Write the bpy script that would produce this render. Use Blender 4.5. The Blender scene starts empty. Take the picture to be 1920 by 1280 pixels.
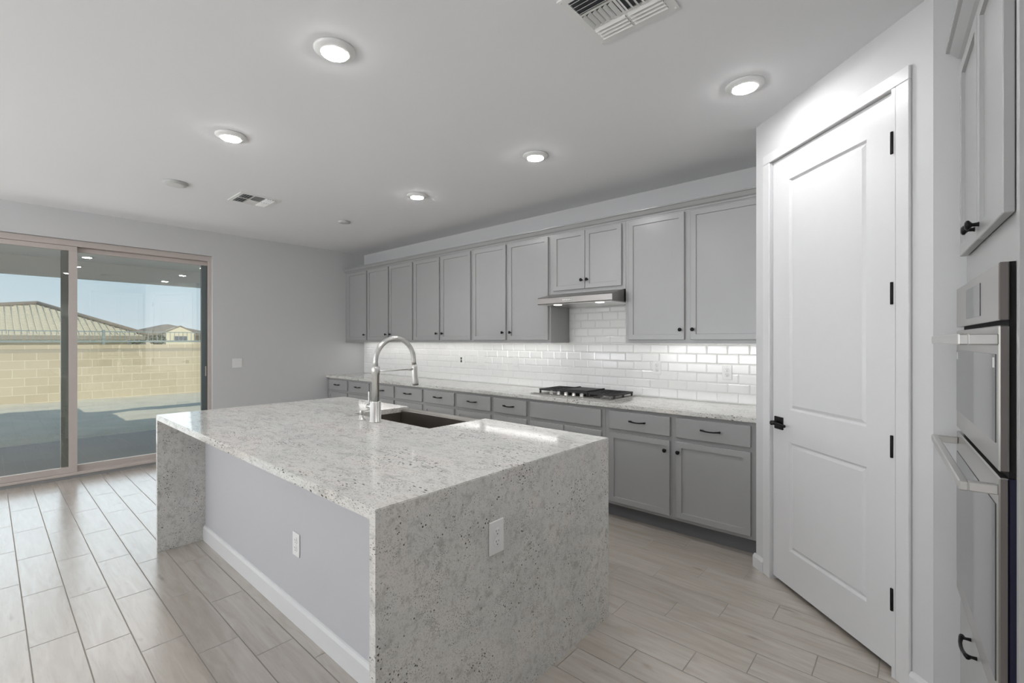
import bpy, bmesh, math, random
from mathutils import Vector, Matrix
random.seed(7)
S = bpy.context.scene
R = math.radians
PI = math.pi

# ------------------------------------------------------------------ camera
CAMH = 1.41
cam_d = bpy.data.cameras.new('camera'); cam = bpy.data.objects.new('camera', cam_d)
S.collection.objects.link(cam); S.camera = cam
cam.location = (0, 0, CAMH)
cam.rotation_euler = (R(90), 0, R(42.349))
cam_d.sensor_width = 36.0
cam_d.lens = 870.0 / 1920 * 36
cam_d.shift_x = 31.0 / 1920
cam_d.shift_y = -1.0 / 1920
cam_d.clip_start = 0.02; cam_d.clip_end = 400

# ------------------------------------------------------------------ world, sun, exposure
SKY_STRENGTH = 1.0
SUN_STRENGTH = 3.9
LAMP = 188.0         # radiance of a recessed lamp lens
W = bpy.data.worlds.new('sky'); S.world = W; W.use_nodes = True
wn = W.node_tree.nodes; wl = W.node_tree.links; wn.clear()
wo = wn.new('ShaderNodeOutputWorld'); bg = wn.new('ShaderNodeBackground')
tc = wn.new('ShaderNodeTexCoord'); sx = wn.new('ShaderNodeSeparateXYZ'); cr = wn.new('ShaderNodeValToRGB')
wl.new(tc.outputs['Generated'], sx.inputs[0]); wl.new(sx.outputs[2], cr.inputs[0])
cr.color_ramp.elements[0].position = 0.0; cr.color_ramp.elements[0].color = (0.76, 0.86, 0.93, 1)
cr.color_ramp.elements[1].position = 0.75; cr.color_ramp.elements[1].color = (0.30, 0.50, 0.78, 1)
e = cr.color_ramp.elements.new(0.16); e.color = (0.55, 0.75, 0.88, 1)
wl.new(cr.outputs[0], bg.inputs[0]); bg.inputs[1].default_value = SKY_STRENGTH
wl.new(bg.outputs[0], wo.inputs[0])
sd = bpy.data.lights.new('sun', 'SUN'); so = bpy.data.objects.new('sun', sd); S.collection.objects.link(so)
sd.energy = SUN_STRENGTH; sd.angle = R(0.55); sd.color = (1.0, 0.95, 0.86)
so.rotation_euler = Vector((-0.96, -0.28, -0.80)).to_track_quat('-Z', 'Y').to_euler()
so.location = (8, 6, 12)
def area_fill(name, loc, direction, sx_, sy_, watts, col=(0.93, 0.96, 1.0)):
    a = bpy.data.lights.new(name, 'AREA'); a.shape = 'RECTANGLE'; a.size = sx_; a.size_y = sy_; a.energy = watts; a.color = col
    o = bpy.data.objects.new(name, a); S.collection.objects.link(o); o.location = loc
    o.rotation_euler = Vector(direction).to_track_quat('-Z', 'Y').to_euler()
# area fills added at window and door openings to brighten ceiling and floor
area_fill('added_fill_rear', (-3.4, -5.42, 1.0), (0, 0.27, 1.0), 3.9, 0.9, 330)  # added uplight, tilted to brighten the ceiling
area_fill('added_fill_patio_door', (-6.62, 0.03, 1.2), (1, 0, -0.3), 3.3, 2.2, 32, (0.95, 0.97, 1.0))  # added outside the glass for a bright reflection on the floor
area_fill('added_fill_side', (-6.22, -3.75, 1.0), (0.5, 0, 1.0), 2.2, 0.8, 52)  # second added uplight, at the left wall
vs = S.view_settings
vs.view_transform = 'Standard'; vs.look = 'None'; vs.gamma = 1.0; vs.exposure = 0.0; vs.use_curve_mapping = False

# ------------------------------------------------------------------ node material helpers
def srgb(r, g, b):
    f = lambda c: (c / 255) / 12.92 if c / 255 <= 0.04045 else ((c / 255 + 0.055) / 1.055) ** 2.4
    return (f(r), f(g), f(b), 1)

def mat(name, col, rough=0.5, metal=0.0, spec=0.5, noise=0.0, nscale=20.0, bump=0.0, bscale=200.0, coat=0.0, aniso=None):
    m = bpy.data.materials.new(name); m.use_nodes = True
    nt = m.node_tree; b = nt.nodes['Principled BSDF']
    b.inputs['Base Color'].default_value = col; b.inputs['Roughness'].default_value = rough
    b.inputs['Metallic'].default_value = metal; b.inputs['Specular IOR Level'].default_value = spec
    if coat: b.inputs['Coat Weight'].default_value = coat; b.inputs['Coat Roughness'].default_value = 0.08
    t = nt.nodes.new('ShaderNodeTexCoord')
    if noise:
        n = nt.nodes.new('ShaderNodeTexNoise'); n.inputs['Scale'].default_value = nscale; n.inputs['Detail'].default_value = 4
        src = t.outputs['Object']
        if aniso:
            mp = nt.nodes.new('ShaderNodeMapping'); mp.inputs['Scale'].default_value = aniso
            nt.links.new(src, mp.inputs[0]); src = mp.outputs[0]
        nt.links.new(src, n.inputs['Vector'])
        mx = nt.nodes.new('ShaderNodeMix'); mx.data_type = 'RGBA'
        mx.inputs[6].default_value = tuple(c * (1 - noise) for c in col[:3]) + (1,)
        mx.inputs[7].default_value = tuple(min(1, c * (1 + noise)) for c in col[:3]) + (1,)
        nt.links.new(n.outputs['Fac'], mx.inputs[0]); nt.links.new(mx.outputs[2], b.inputs['Base Color'])
    if bump:
        n2 = nt.nodes.new('ShaderNodeTexNoise'); n2.inputs['Scale'].default_value = bscale
        nt.links.new(t.outputs['Object'], n2.inputs['Vector'])
        bp = nt.nodes.new('ShaderNodeBump'); bp.inputs['Strength'].default_value = bump; bp.inputs['Distance'].default_value = 0.002
        nt.links.new(n2.outputs['Fac'], bp.inputs['Height']); nt.links.new(bp.outputs['Normal'], b.inputs['Normal'])
    return m

def emis(name, col, st):
    m = bpy.data.materials.new(name); m.use_nodes = True
    b = m.node_tree.nodes['Principled BSDF']
    b.inputs['Base Color'].default_value = (0.8, 0.8, 0.8, 1)
    b.inputs['Emission Color'].default_value = col; b.inputs['Emission Strength'].default_value = st
    return m

class NB:                                # tiny node-graph builder
    def __init__(s, name):
        s.m = bpy.data.materials.new(name); s.m.use_nodes = True
        s.nt = s.m.node_tree; s.b = s.nt.nodes['Principled BSDF']
    def n(s, t, **kw):
        x = s.nt.nodes.new(t)
        for k, v in kw.items(): setattr(x, k, v)
        return x
    def set(s, sock, v):
        if hasattr(v, 'is_linked') or isinstance(v, bpy.types.NodeSocket): s.nt.links.new(v, sock)
        else: sock.default_value = v
    def math(s, op, a, b=0.0, c=None):
        x = s.n('ShaderNodeMath', operation=op)
        s.set(x.inputs[0], a); s.set(x.inputs[1], b)
        if c is not None: s.set(x.inputs[2], c)
        return x.outputs[0]
    def comb(s, x, y, z):
        c = s.n('ShaderNodeCombineXYZ')
        for i, v in enumerate((x, y, z)): s.set(c.inputs[i], v)
        return c.outputs[0]
    def noise(s, vec, scale, detail=3, rough=0.5, dist=0.0):
        x = s.n('ShaderNodeTexNoise'); s.set(x.inputs['Vector'], vec)
        x.inputs['Scale'].default_value = scale; x.inputs['Detail'].default_value = detail
        x.inputs['Roughness'].default_value = rough; x.inputs['Distortion'].default_value = dist
        return x.outputs['Fac']
    def ramp(s, fac, stops):
        x = s.n('ShaderNodeValToRGB'); s.set(x.inputs[0], fac)
        els = x.color_ramp.elements
        els[0].position, els[0].color = stops[0]; els[1].position, els[1].color = stops[-1]
        for p, c in stops[1:-1]: k = els.new(p); k.color = c
        return x.outputs[0]
    def mix(s, fac, a, b, blend='MIX'):
        x = s.n('ShaderNodeMix', data_type='RGBA', blend_type=blend)
        s.set(x.inputs[0], fac); s.set(x.inputs[6], a); s.set(x.inputs[7], b)
        return x.outputs[2]
    def smooth(s, v, lo, hi):
        x = s.n('ShaderNodeMapRange', interpolation_type='SMOOTHSTEP')
        s.set(x.inputs[0], v); x.inputs[1].default_value = lo; x.inputs[2].default_value = hi
        return x.outputs[0]
    def bump(s, h, strength, dist):
        x = s.n('ShaderNodeBump'); x.inputs['Strength'].default_value = strength; x.inputs['Distance'].default_value = dist
        s.set(x.inputs['Height'], h); s.nt.links.new(x.outputs[0], s.b.inputs['Normal'])

def floor_material():
    k = NB('wood_look_floor_tile')
    tcn = k.n('ShaderNodeTexCoord'); sp = k.n('ShaderNodeSeparateXYZ'); k.nt.links.new(tcn.outputs['Object'], sp.inputs[0])
    X, Y = sp.outputs[0], sp.outputs[1]
    P, L = 0.1702, 0.6285
    rv = k.math('DIVIDE', k.math('SUBTRACT', Y, 0.131), P)
    row = k.math('FLOOR', rv); fv = k.math('FRACT', rv)
    ru = k.math('DIVIDE', k.math('SUBTRACT', k.math('ADD', X, 3.017), k.math('MULTIPLY', row, 0.2065)), L)
    col = k.math('FLOOR', ru); fu = k.math('FRACT', ru)
    du = k.math('MULTIPLY', k.math('MINIMUM', fu, k.math('SUBTRACT', 1.0, fu)), L)
    dv = k.math('MULTIPLY', k.math('MINIMUM', fv, k.math('SUBTRACT', 1.0, fv)), P)
    d = k.math('MINIMUM', du, dv)
    g = k.smooth(d, 0.0016, 0.0036)                     # 0 in the joint
    wn_ = k.n('ShaderNodeTexWhiteNoise', noise_dimensions='2D')
    k.nt.links.new(k.comb(col, row, 0.0), wn_.inputs['Vector']); rnd = wn_.outputs['Value']
    ox = k.math('MULTIPLY', rnd, 37.0)
    v1 = k.comb(k.math('ADD', k.math('MULTIPLY', X, 1.6), ox), k.math('MULTIPLY', Y, 13.0), ox)
    v2 = k.comb(k.math('ADD', k.math('MULTIPLY', X, 5.0), ox), k.math('MULTIPLY', Y, 70.0), ox)
    n1 = k.noise(v1, 1.6, 4, 0.55, 0.9); n2 = k.noise(v2, 1.5, 3, 0.6, 0.2)
    base = k.ramp(n1, [(0.25, srgb(172, 162, 151)), (0.5, srgb(185, 176, 166)), (0.78, srgb(197, 190, 182))])
    fine = k.mix(k.math('MULTIPLY', k.smooth(n2, 0.55, 0.75), 0.22), base, srgb(136, 122, 110))
    kn = k.noise(k.comb(k.math('ADD', k.math('MULTIPLY', X, 4.0), ox), k.math('MULTIPLY', Y, 12.0), ox), 1.1, 2, 0.5)
    fine = k.mix(k.math('MULTIPLY', k.smooth(kn, 0.68, 0.80), 0.55), fine, srgb(112, 101, 92))
    tint = k.mix(k.math('MULTIPLY', rnd, 0.30), fine, srgb(176, 164, 152))
    colr = k.mix(g, srgb(150, 144, 136), tint)
    k.nt.links.new(colr, k.b.inputs['Base Color'])
    k.nt.links.new(k.math('SUBTRACT', 0.95, k.math('MULTIPLY', g, 0.68)), k.b.inputs['Roughness'])
    k.nt.links.new(k.math('MULTIPLY', g, 1.0), k.b.inputs['Specular IOR Level'])
    k.b.inputs['Coat Weight'].default_value = 0.0
    k.nt.links.new(k.math('MULTIPLY', g, 0.8), k.b.inputs['Coat Weight']); k.b.inputs['Coat IOR'].default_value = 1.8; k.b.inputs['Coat Roughness'].default_value = 0.22
    k.bump(g, 0.35, 0.002)
    return k.m

def granite_material():
    k = NB('white_speckled_granite')
    tcn = k.n('ShaderNodeTexCoord'); o = tcn.outputs['Object']
    mp = k.n('ShaderNodeMapping'); k.nt.links.new(o, mp.inputs[0]); mp.inputs['Scale'].default_value = (0.45, 1.0, 1.0)
    mp.inputs['Rotation'].default_value = (0.2, 0.1, 0.12)
    v = mp.outputs[0]
    big = k.noise(v, 4.0, 5, 0.6, 0.6); med = k.noise(v, 30.0, 5, 0.7, 0.3); fin = k.noise(v, 210.0, 2, 0.6)
    base = k.ramp(big, [(0.28, srgb(206, 205, 200)), (0.5, srgb(221, 220, 215)), (0.75, srgb(230, 223, 216))])
    mott = k.mix(k.math('MULTIPLY', k.smooth(med, 0.48, 0.70), 0.60), base, srgb(160, 158, 152))
    mott = k.mix(k.math('MULTIPLY', k.smooth(fin, 0.50, 0.72), 0.50), mott, srgb(138, 136, 130))
    def specks(scale, lo, hi, dscale, d0, d1, amt, colr, prev):
        vo = k.n('ShaderNodeTexVoronoi'); k.nt.links.new(v, vo.inputs['Vector']); vo.inputs['Scale'].default_value = scale
        spot = k.smooth(k.math('ADD', vo.outputs['Distance'], k.math('MULTIPLY', med, 0.25)), hi, lo)
        drift = k.smooth(k.noise(v, dscale, 4, 0.65, 0.8), d0, d1)
        return k.mix(k.math('MULTIPLY', k.math('MULTIPLY', spot, drift), amt), prev, colr)
    mott = specks(72.0, 0.31, 0.40, 7.0, 0.51, 0.60, 0.92, srgb(52, 49, 47), mott)
    mott = specks(150.0, 0.32, 0.43, 11.0, 0.47, 0.58, 0.80, srgb(84, 80, 77), mott)
    smear = k.smooth(k.noise(v, 11.0, 6, 0.75, 1.4), 0.66, 0.76)
    mott = k.mix(k.math('MULTIPLY', smear, 0.55), mott, srgb(112, 108, 100))
    k.nt.links.new(mott, k.b.inputs['Base Color'])
    k.b.inputs['Roughness'].default_value = 0.09; k.b.inputs['Specular IOR Level'].default_value = 0.6
    return k.m

def glass_material():
    m = bpy.data.materials.new('window_glass'); m.use_nodes = True
    nt = m.node_tree; nt.nodes.clear()
    out = nt.nodes.new('ShaderNodeOutputMaterial'); mx = nt.nodes.new('ShaderNodeMixShader')
    tr = nt.nodes.new('ShaderNodeBsdfTransparent'); gl = nt.nodes.new('ShaderNodeBsdfGlossy')
    fr = nt.nodes.new('ShaderNodeFresnel'); fr.inputs[0].default_value = 1.5
    ad = nt.nodes.new('ShaderNodeMath'); ad.operation = 'MULTIPLY_ADD'; ad.inputs[1].default_value = 1.4; ad.inputs[2].default_value = 0.06
    nt.links.new(fr.outputs[0], ad.inputs[0])
    tr.inputs[0].default_value = (0.95, 0.965, 0.955, 1); gl.inputs[0].default_value = (1.0, 0.95, 0.88, 1); gl.inputs['Roughness'].default_value = 0.0
    nt.links.new(ad.outputs[0], mx.inputs[0]); nt.links.new(tr.outputs[0], mx.inputs[1]); nt.links.new(gl.outputs[0], mx.inputs[2])
    nt.links.new(mx.outputs[0], out.inputs[0])
    return m

def block_material():
    k = NB('tan_concrete_block')
    tcn = k.n('ShaderNodeTexCoord'); sp = k.n('ShaderNodeSeparateXYZ'); k.nt.links.new(tcn.outputs['Object'], sp.inputs[0])
    vec = k.comb(sp.outputs[1], sp.outputs[2], 0.0)
    br = k.n('ShaderNodeTexBrick'); k.nt.links.new(vec, br.inputs['Vector'])
    br.inputs['Scale'].default_value = 1.0; br.inputs['Brick Width'].default_value = 0.4; br.inputs['Row Height'].default_value = 0.2
    br.inputs['Mortar Size'].default_value = 0.008; br.inputs['Color1'].default_value = srgb(190, 178, 153); br.inputs['Color2'].default_value = srgb(180, 167, 141)
    br.inputs['Mortar'].default_value = srgb(208, 199, 178)
    n = k.noise(tcn.outputs['Object'], 9.0, 4)
    k.nt.links.new(k.mix(k.math('MULTIPLY', n, 0.25), br.outputs[0], srgb(172, 160, 136)), k.b.inputs['Base Color'])
    k.b.inputs['Roughness'].default_value = 0.9
    return k.m

M = {}
M['wall'] = mat('white_wall_paint', srgb(210, 210, 210), 0.65, bump=0.10, bscale=120)
M['panel'] = mat('pale_grey_panel_paint', srgb(194, 194, 197), 0.6, bump=0.08, bscale=120)
M['ceiling'] = mat('white_ceiling_paint', srgb(236, 236, 237), 0.8, bump=0.10, bscale=120)
M['trim'] = mat('white_trim_paint', srgb(221, 221, 221), 0.32, noise=0.01)
M['floor'] = floor_material()
M['granite'] = granite_material()
M['cab'] = mat('grey_cabinet_paint', srgb(164, 164, 163), 0.27, noise=0.012, nscale=8)
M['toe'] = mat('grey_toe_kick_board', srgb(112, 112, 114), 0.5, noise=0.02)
M['black'] = mat('matte_black_metal', srgb(26, 25, 25), 0.42, metal=0.6, noise=0.05)
M['iron'] = mat('cast_iron', srgb(40, 39, 40), 0.55, noise=0.15, nscale=60, bump=0.2)
M['steel'] = mat('brushed_steel', (0.50, 0.485, 0.465, 1), 0.26, metal=1.0, noise=0.05, nscale=30, aniso=(1, 1, 40))
M['hoodsteel'] = mat('brushed_hood_steel', (0.36, 0.345, 0.33, 1), 0.28, metal=1.0, noise=0.05, nscale=30, aniso=(1, 40, 40))
M['darksteel'] = mat('dark_oven_side_steel', srgb(112, 106, 103), 0.45, metal=0.35, noise=0.04)  # dark side paint; the dark reflection is also put into this colour
M['sinksteel'] = mat('satin_sink_steel', (0.40, 0.37, 0.34, 1), 0.30, metal=1.0, noise=0.06, nscale=40)
M['nickel'] = mat('brushed_nickel', (0.66, 0.65, 0.63, 1), 0.30, metal=1.0, noise=0.04, nscale=50)
M['tile'] = mat('glossy_white_tile', srgb(242, 242, 240), 0.12, noise=0.012, nscale=6, spec=0.6)
M['grout'] = mat('pale_grout', srgb(234, 233, 230), 0.8, noise=0.03)
M['plastic'] = mat('white_plastic', srgb(236, 236, 234), 0.35, noise=0.01)
M['disc'] = mat('off_white_disc_plastic', srgb(196, 196, 194), 0.4, noise=0.01)
M['slot'] = mat('dark_slot', srgb(48, 46, 44), 0.7, noise=0.05)
M['duct'] = mat('vent_opening_shade', srgb(84, 88, 90), 0.8, noise=0.1)  # for a flat backing sheet; shade of the vent openings put into its colour
M['blackglass'] = mat('dark_oven_glass', srgb(84, 84, 85), 0.05, noise=0.03, spec=0.8)
M['screen'] = mat('oven_display_glass', srgb(46, 46, 48), 0.06, noise=0.03, spec=0.8)
M['gap'] = mat('black_gasket', srgb(20, 19, 20), 0.8, noise=0.05)
M['tape'] = mat('blue_film', srgb(12, 11, 44), 0.5, noise=0.05)
M['frame'] = mat('tan_vinyl_frame', srgb(197, 187, 181), 0.45, noise=0.03)
M['darkframe'] = mat('dark_outer_stile', srgb(92, 102, 102), 0.35, noise=0.05)
M['glass'] = glass_material()
M['lamp'] = emis('lit_lamp_lens', (0.985, 0.985, 1.0, 1), LAMP)
M['strip'] = emis('lit_led_strip', (1.0, 0.98, 0.96, 1), 14.0)
M['hoodlamp'] = emis('lit_hood_lamp', (1.0, 0.96, 0.9, 1), 14.0)
M['concrete'] = mat('patio_concrete', srgb(150, 150, 149), 0.8, noise=0.05, nscale=3, bump=0.1)
M['dirt'] = mat('graded_dirt', srgb(190, 184, 166), 0.95, noise=0.22, nscale=2.2, bump=0.5, bscale=14)
M['block'] = block_material()
M['blockband'] = mat('grey_block_course', srgb(160, 152, 134), 0.9, noise=0.08, nscale=12)
M['stucco'] = mat('cream_stucco', srgb(206, 196, 168), 0.9, noise=0.04, nscale=8)
M['soffit'] = mat('white_soffit', srgb(226, 224, 220), 0.85, noise=0.02)
M['stucco2'] = mat('grey_stucco', srgb(188, 178, 160), 0.9, noise=0.04, nscale=8)
M['roof'] = mat('pale_concrete_roof_tile', srgb(190, 182, 160), 0.9, noise=0.10, nscale=8)
M['roofdark'] = mat('brown_roof_tile', srgb(128, 118, 104), 0.9, noise=0.10, nscale=8)
M['fascia'] = mat('taupe_fascia', srgb(140, 132, 116), 0.8, noise=0.05)
M['ironfence'] = mat('grey_green_iron', srgb(128, 140, 138), 0.6, noise=0.05)
M['leaf'] = mat('dusty_leaves', srgb(92, 100, 74), 0.9, noise=0.3, nscale=9)
M['bark'] = mat('grey_bark', srgb(96, 84, 70), 0.9, noise=0.2)
M['winglass'] = mat('far_window_glass', srgb(86, 92, 98), 0.12, noise=0.05)

# ------------------------------------------------------------------ mesh helpers
def nb(): return bmesh.new()
def box(bm, x0, x1, y0, y1, z0, z1, bev=0.0, seg=1, mi=0):
    r = bmesh.ops.create_cube(bm, size=1.0)
    vs_ = r['verts']
    for v in vs_:
        v.co = Vector((x0 + (v.co.x + .5) * (x1 - x0), y0 + (v.co.y + .5) * (y1 - y0), z0 + (v.co.z + .5) * (z1 - z0)))
    fs = list({f for v in vs_ for f in v.link_faces})
    for f in fs: f.material_index = mi
    if bev:
        es = list({e_ for v in vs_ for e_ in v.link_edges})
        bmesh.ops.bevel(bm, geom=es, offset=bev, segments=seg, affect='EDGES', profile=0.5)
    return bm
def prism(bm, pts, axis, a, b):
    """polygon pts extruded along axis from a to b; the two coordinates of pts are the other two axes in order"""
    def co(p, t):
        if axis == 'x': return (t, p[0], p[1])
        if axis == 'y': return (p[0], t, p[1])
        return (p[0], p[1], t)
    va = [bm.verts.new(co(p, a)) for p in pts]; vb = [bm.verts.new(co(p, b)) for p in pts]
    n = len(pts)
    bm.faces.new(va); bm.faces.new(vb[::-1])
    for i in range(n): bm.faces.new((va[i], vb[i], vb[(i + 1) % n], va[(i + 1) % n]))
    bmesh.ops.recalc_face_normals(bm, faces=bm.faces[:])
    return bm
def lathe(bm, prof, centre=(0, 0, 0), axis='z', seg=24, mi=0):
    c = Vector(centre); rings = []
    for r, h in prof:
        ring = []
        for i in range(seg):
            a = 2 * PI * i / seg; u, v = r * math.cos(a), r * math.sin(a)
            p = {'z': (u, v, h), 'y': (u, h, v), 'x': (h, u, v)}[axis]
            ring.append(bm.verts.new(c + Vector(p)))
        rings.append(ring)
    fs = []
    for a, b in zip(rings, rings[1:]):
        for i in range(seg): fs.append(bm.faces.new((a[i], a[(i + 1) % seg], b[(i + 1) % seg], b[i])))
    fs.append(bm.faces.new(rings[0][::-1])); fs.append(bm.faces.new(rings[-1]))
    for f in fs: f.material_index = mi; f.smooth = True
    bmesh.ops.recalc_face_normals(bm, faces=fs)
    return bm
def tube(bm, pts, rad, seg=12, ell=1.0):
    pts = [Vector(p) for p in pts]; n = len(pts)
    rads = rad if isinstance(rad, (list, tuple)) else [rad] * n
    t0 = (pts[1] - pts[0]).normalized()
    up = Vector((0, 0, 1)) if abs(t0.z) < 0.9 else Vector((1, 0, 0))
    nrm = (up - t0 * up.dot(t0)).normalized(); rings = []
    for i in range(n):
        t = (pts[min(i + 1, n - 1)] - pts[max(i - 1, 0)]).normalized()
        nrm = (nrm - t * nrm.dot(t)).normalized(); bn = t.cross(nrm)
        rings.append([bm.verts.new(pts[i] + nrm * rads[i] * math.cos(2 * PI * j / seg) + bn * rads[i] * ell * math.sin(2 * PI * j / seg)) for j in range(seg)])
    fs = []
    for a, b in zip(rings, rings[1:]):
        for j in range(seg): fs.append(bm.faces.new((a[j], a[(j + 1) % seg], b[(j + 1) % seg], b[j])))
    fs.append(bm.faces.new(rings[0][::-1])); fs.append(bm.faces.new(rings[-1]))
    for f in fs: f.smooth = True
    bmesh.ops.recalc_face_normals(bm, faces=fs)
    return bm
def shaker(bm, x0, x1, z0, z1, y, th=0.02, rail=0.058, rec=0.009):
    """door slab whose front (facing -y) is at y, with a recessed flat centre panel"""
    box(bm, x0, x1, y, y + th, z0, z1, 0.002)
    fr = max((f for f in bm.faces if f.normal.y < -0.99 and abs(f.calc_center_median().y - y) < 1e-4 and x0 < f.calc_center_median().x < x1 and z0 < f.calc_center_median().z < z1), key=lambda f: f.calc_area())
    bmesh.ops.inset_region(bm, faces=[fr], thickness=rail - 0.002)
    bmesh.ops.inset_region(bm, faces=[fr], thickness=0.003)
    for v in fr.verts: v.co.y += rec
    return bm

def link(name, bm, m, parent=None, off=None):
    me = bpy.data.meshes.new(name)
    if off is not None: bmesh.ops.translate(bm, verts=bm.verts[:], vec=-Vector(off))
    bm.normal_update(); bm.to_mesh(me); bm.free()
    for k in (m if isinstance(m, (list, tuple)) else [m]): me.materials.append(k)
    o = bpy.data.objects.new(name, me); S.collection.objects.link(o)
    if parent is not None: o.parent = parent
    return o
def tag(o, label, cat, group=None):
    o['label'] = label; o['category'] = cat
    if group: o['group'] = group
    return o
def structure(name, bm, m, label=None):
    o = link(name, bm, m); o['kind'] = 'structure'
    if label: o['label'] = label
    return o
class Thing:
    """an Empty at the thing's base; parts are given in world axes (local=False) or in the thing's own frame"""
    def __init__(s, name, label, cat, loc, rotz=0.0, group=None, local=False, base=None):
        if base is not None: loc = tuple(Vector(loc) + Matrix.Rotation(rotz, 3, 'Z') @ Vector(base))
        s.base = base
        o = bpy.data.objects.new(name, None); S.collection.objects.link(o)
        o.empty_display_size = 0.1; o.location = loc; o.rotation_euler = (0, 0, rotz)
        tag(o, label, cat, group); s.o = o; s.loc = Vector(loc); s.local = local
    def part(s, name, bm, m, parent=None, label=None):
        o = link(name, bm, m, parent or s.o, s.base if s.local else s.loc)
        if label: o['label'] = label
        return o
def single(name, bm, m, label, cat, loc, group=None):
    """a thing that is one mesh, origin at loc"""
    o = link(name, bm, m, None, loc); o.location = loc
    return tag(o, label, cat, group)

# ------------------------------------------------------------------ room shell
XL, YB, ZC = -6.385, 3.965, 2.743        # left wall, back wall, ceiling
YR, XR = -5.6, 0.98                      # rear wall, right wall
b = nb(); box(b, XL - 0.2, XR + 0.2, YR - 0.2, YB + 0.15, -0.06, 0.0); structure('floor', b, M['floor'], 'wood-look porcelain plank tile floor in pale taupe')
b = nb(); box(b, XL - 0.2, XR + 0.2, YR - 0.2, YB + 0.15, ZC, ZC + 0.1); structure('ceiling', b, M['ceiling'])
b = nb(); box(b, XL - 0.15, XR + 0.2, YB, YB + 0.12, 0, ZC); structure('wall_back', b, M['wall'])
# left wall with the slider opening and a second window far to the rear
SY0, SY1, SZ = -1.80, 1.865, 2.447
b = nb()
box(b, XL - 0.15, XL, SY1, YB, 0, ZC)
box(b, XL - 0.15, XL, SY0, SY1, SZ, ZC)
box(b, XL - 0.15, XL, -2.6, SY0, 0, ZC)
box(b, XL - 0.15, XL, -4.9, -2.6, 0, 0.5); box(b, XL - 0.15, XL, -4.9, -2.6, 2.3, ZC)
box(b, XL - 0.15, XL, YR, -4.9, 0, ZC)
structure('wall_left', b, M['wall'])
b = nb()
box(b, XL - 0.15, -5.4, YR - 0.15, YR, 0, ZC); box(b, -1.4, XR + 0.15, YR - 0.15, YR, 0, ZC)
box(b, -5.4, -1.4, YR - 0.15, YR, 0, 0.4); box(b, -5.4, -1.4, YR - 0.15, YR, 2.4, ZC)
structure('wall_rear', b, M['wall'])
for nm, (x0, x1, y0, y1, z0, z1) in (('window_1', (XL - 0.12, XL - 0.06, -4.9, -2.6, 0.5, 2.3)), ('window_2', (-5.4, -1.4, YR - 0.12, YR - 0.06, 0.4, 2.4))):
    b = nb(); fw = 0.05
    if nm == 'window_1':
        box(b, x0, x1, y0, y1, z0, z0 + fw); box(b, x0, x1, y0, y1, z1 - fw, z1)
        for yy in (y0, (y0 + y1) / 2 - fw / 2, y1 - fw): box(b, x0 + .002, x1 - .002, yy, yy + fw, z0 + fw, z1 - fw)
    else:
        box(b, x0, x1, y0, y1, z0, z0 + fw); box(b, x0, x1, y0, y1, z1 - fw, z1)
        for xx in (x0, (2 * x0 + x1) / 3, (x0 + 2 * x1) / 3, x1 - fw): box(b, xx, xx + fw, y0 + .002, y1 - .002, z0 + fw, z1 - fw)
    w = structure(nm, b, M['frame'])
    b = nb()
    if nm == 'window_1': box(b, x0 + .027, x0 + .033, y0 + fw, y1 - fw, z0 + fw, z1 - fw)
    else: box(b, x0 + fw, x1 - fw, y0 + .027, y0 + .033, z0 + fw, z1 - fw)
    link('pane', b, M['glass'], w)
b = nb(); box(b, XR, XR + 0.12, YR, 2.45, 0, ZC); structure('wall_right', b, M['wall'])
# pantry: side wall by the counter, diagonal wall with a door opening, short return wall beside the oven cabinet
PX = -0.75; PA = (PX, 3.245)
b = nb(); box(b, PX, PX + 0.10, 3.30, YB, 0, ZC); structure('wall_pantry_side', b, M['wall'])
b = nb(); box(b, 0.0428, XR + 0.12, 2.4528, 2.56, 0, ZC); structure('wall_return', b, M['wall'])
DIAG = Matrix.Translation((PA[0], PA[1], 0)) @ Matrix.Rotation(R(-45), 4, 'Z')
DL = 1.1206
b = nb()
box(b, 0.0, 0.118, 0, 0.10, 0, ZC); box(b, 0.973, DL, 0, 0.10, 0, ZC); box(b, 0.118, 0.973, 0, 0.10, 2.480, ZC)
o = structure('wall_pantry', b, M['wall']); o.matrix_world = DIAG
# pantry enclosure behind (keeps daylight out of the pantry)
b = nb(); box(b, XR, XR + 0.12, 2.56, YB, 0, ZC); structure('wall_pantry_rear', b, M['wall'])

# baseboards
def baseboard_profile(t=0.016, h=0.082):
    return [(0, 0), (-t, 0), (-t, h - 0.018), (-t * 0.45, h - 0.004), (0, h)]
def baseboard(name, x0, x1, mw):
    b = nb(); prism(b, baseboard_profile(), 'x', x0, x1)
    o = structure(name, b, M['trim']); o.matrix_world = mw
    return o
baseboard('baseboard_pantry', -0.012, 0.086, DIAG)
baseboard('baseboard_pantry_end', 1.035, DL + 0.006, DIAG)
MROT = Matrix.Rotation(R(90), 4, 'Z')     # local -y becomes +x
baseboard('baseboard_left', SY1 + 0.01, 3.36, Matrix.Translation((XL, 0, 0)) @ MROT)
baseboard('baseboard_return', 0.045, 0.12, Matrix.Translation((0, 2.4528, 0)))

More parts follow.
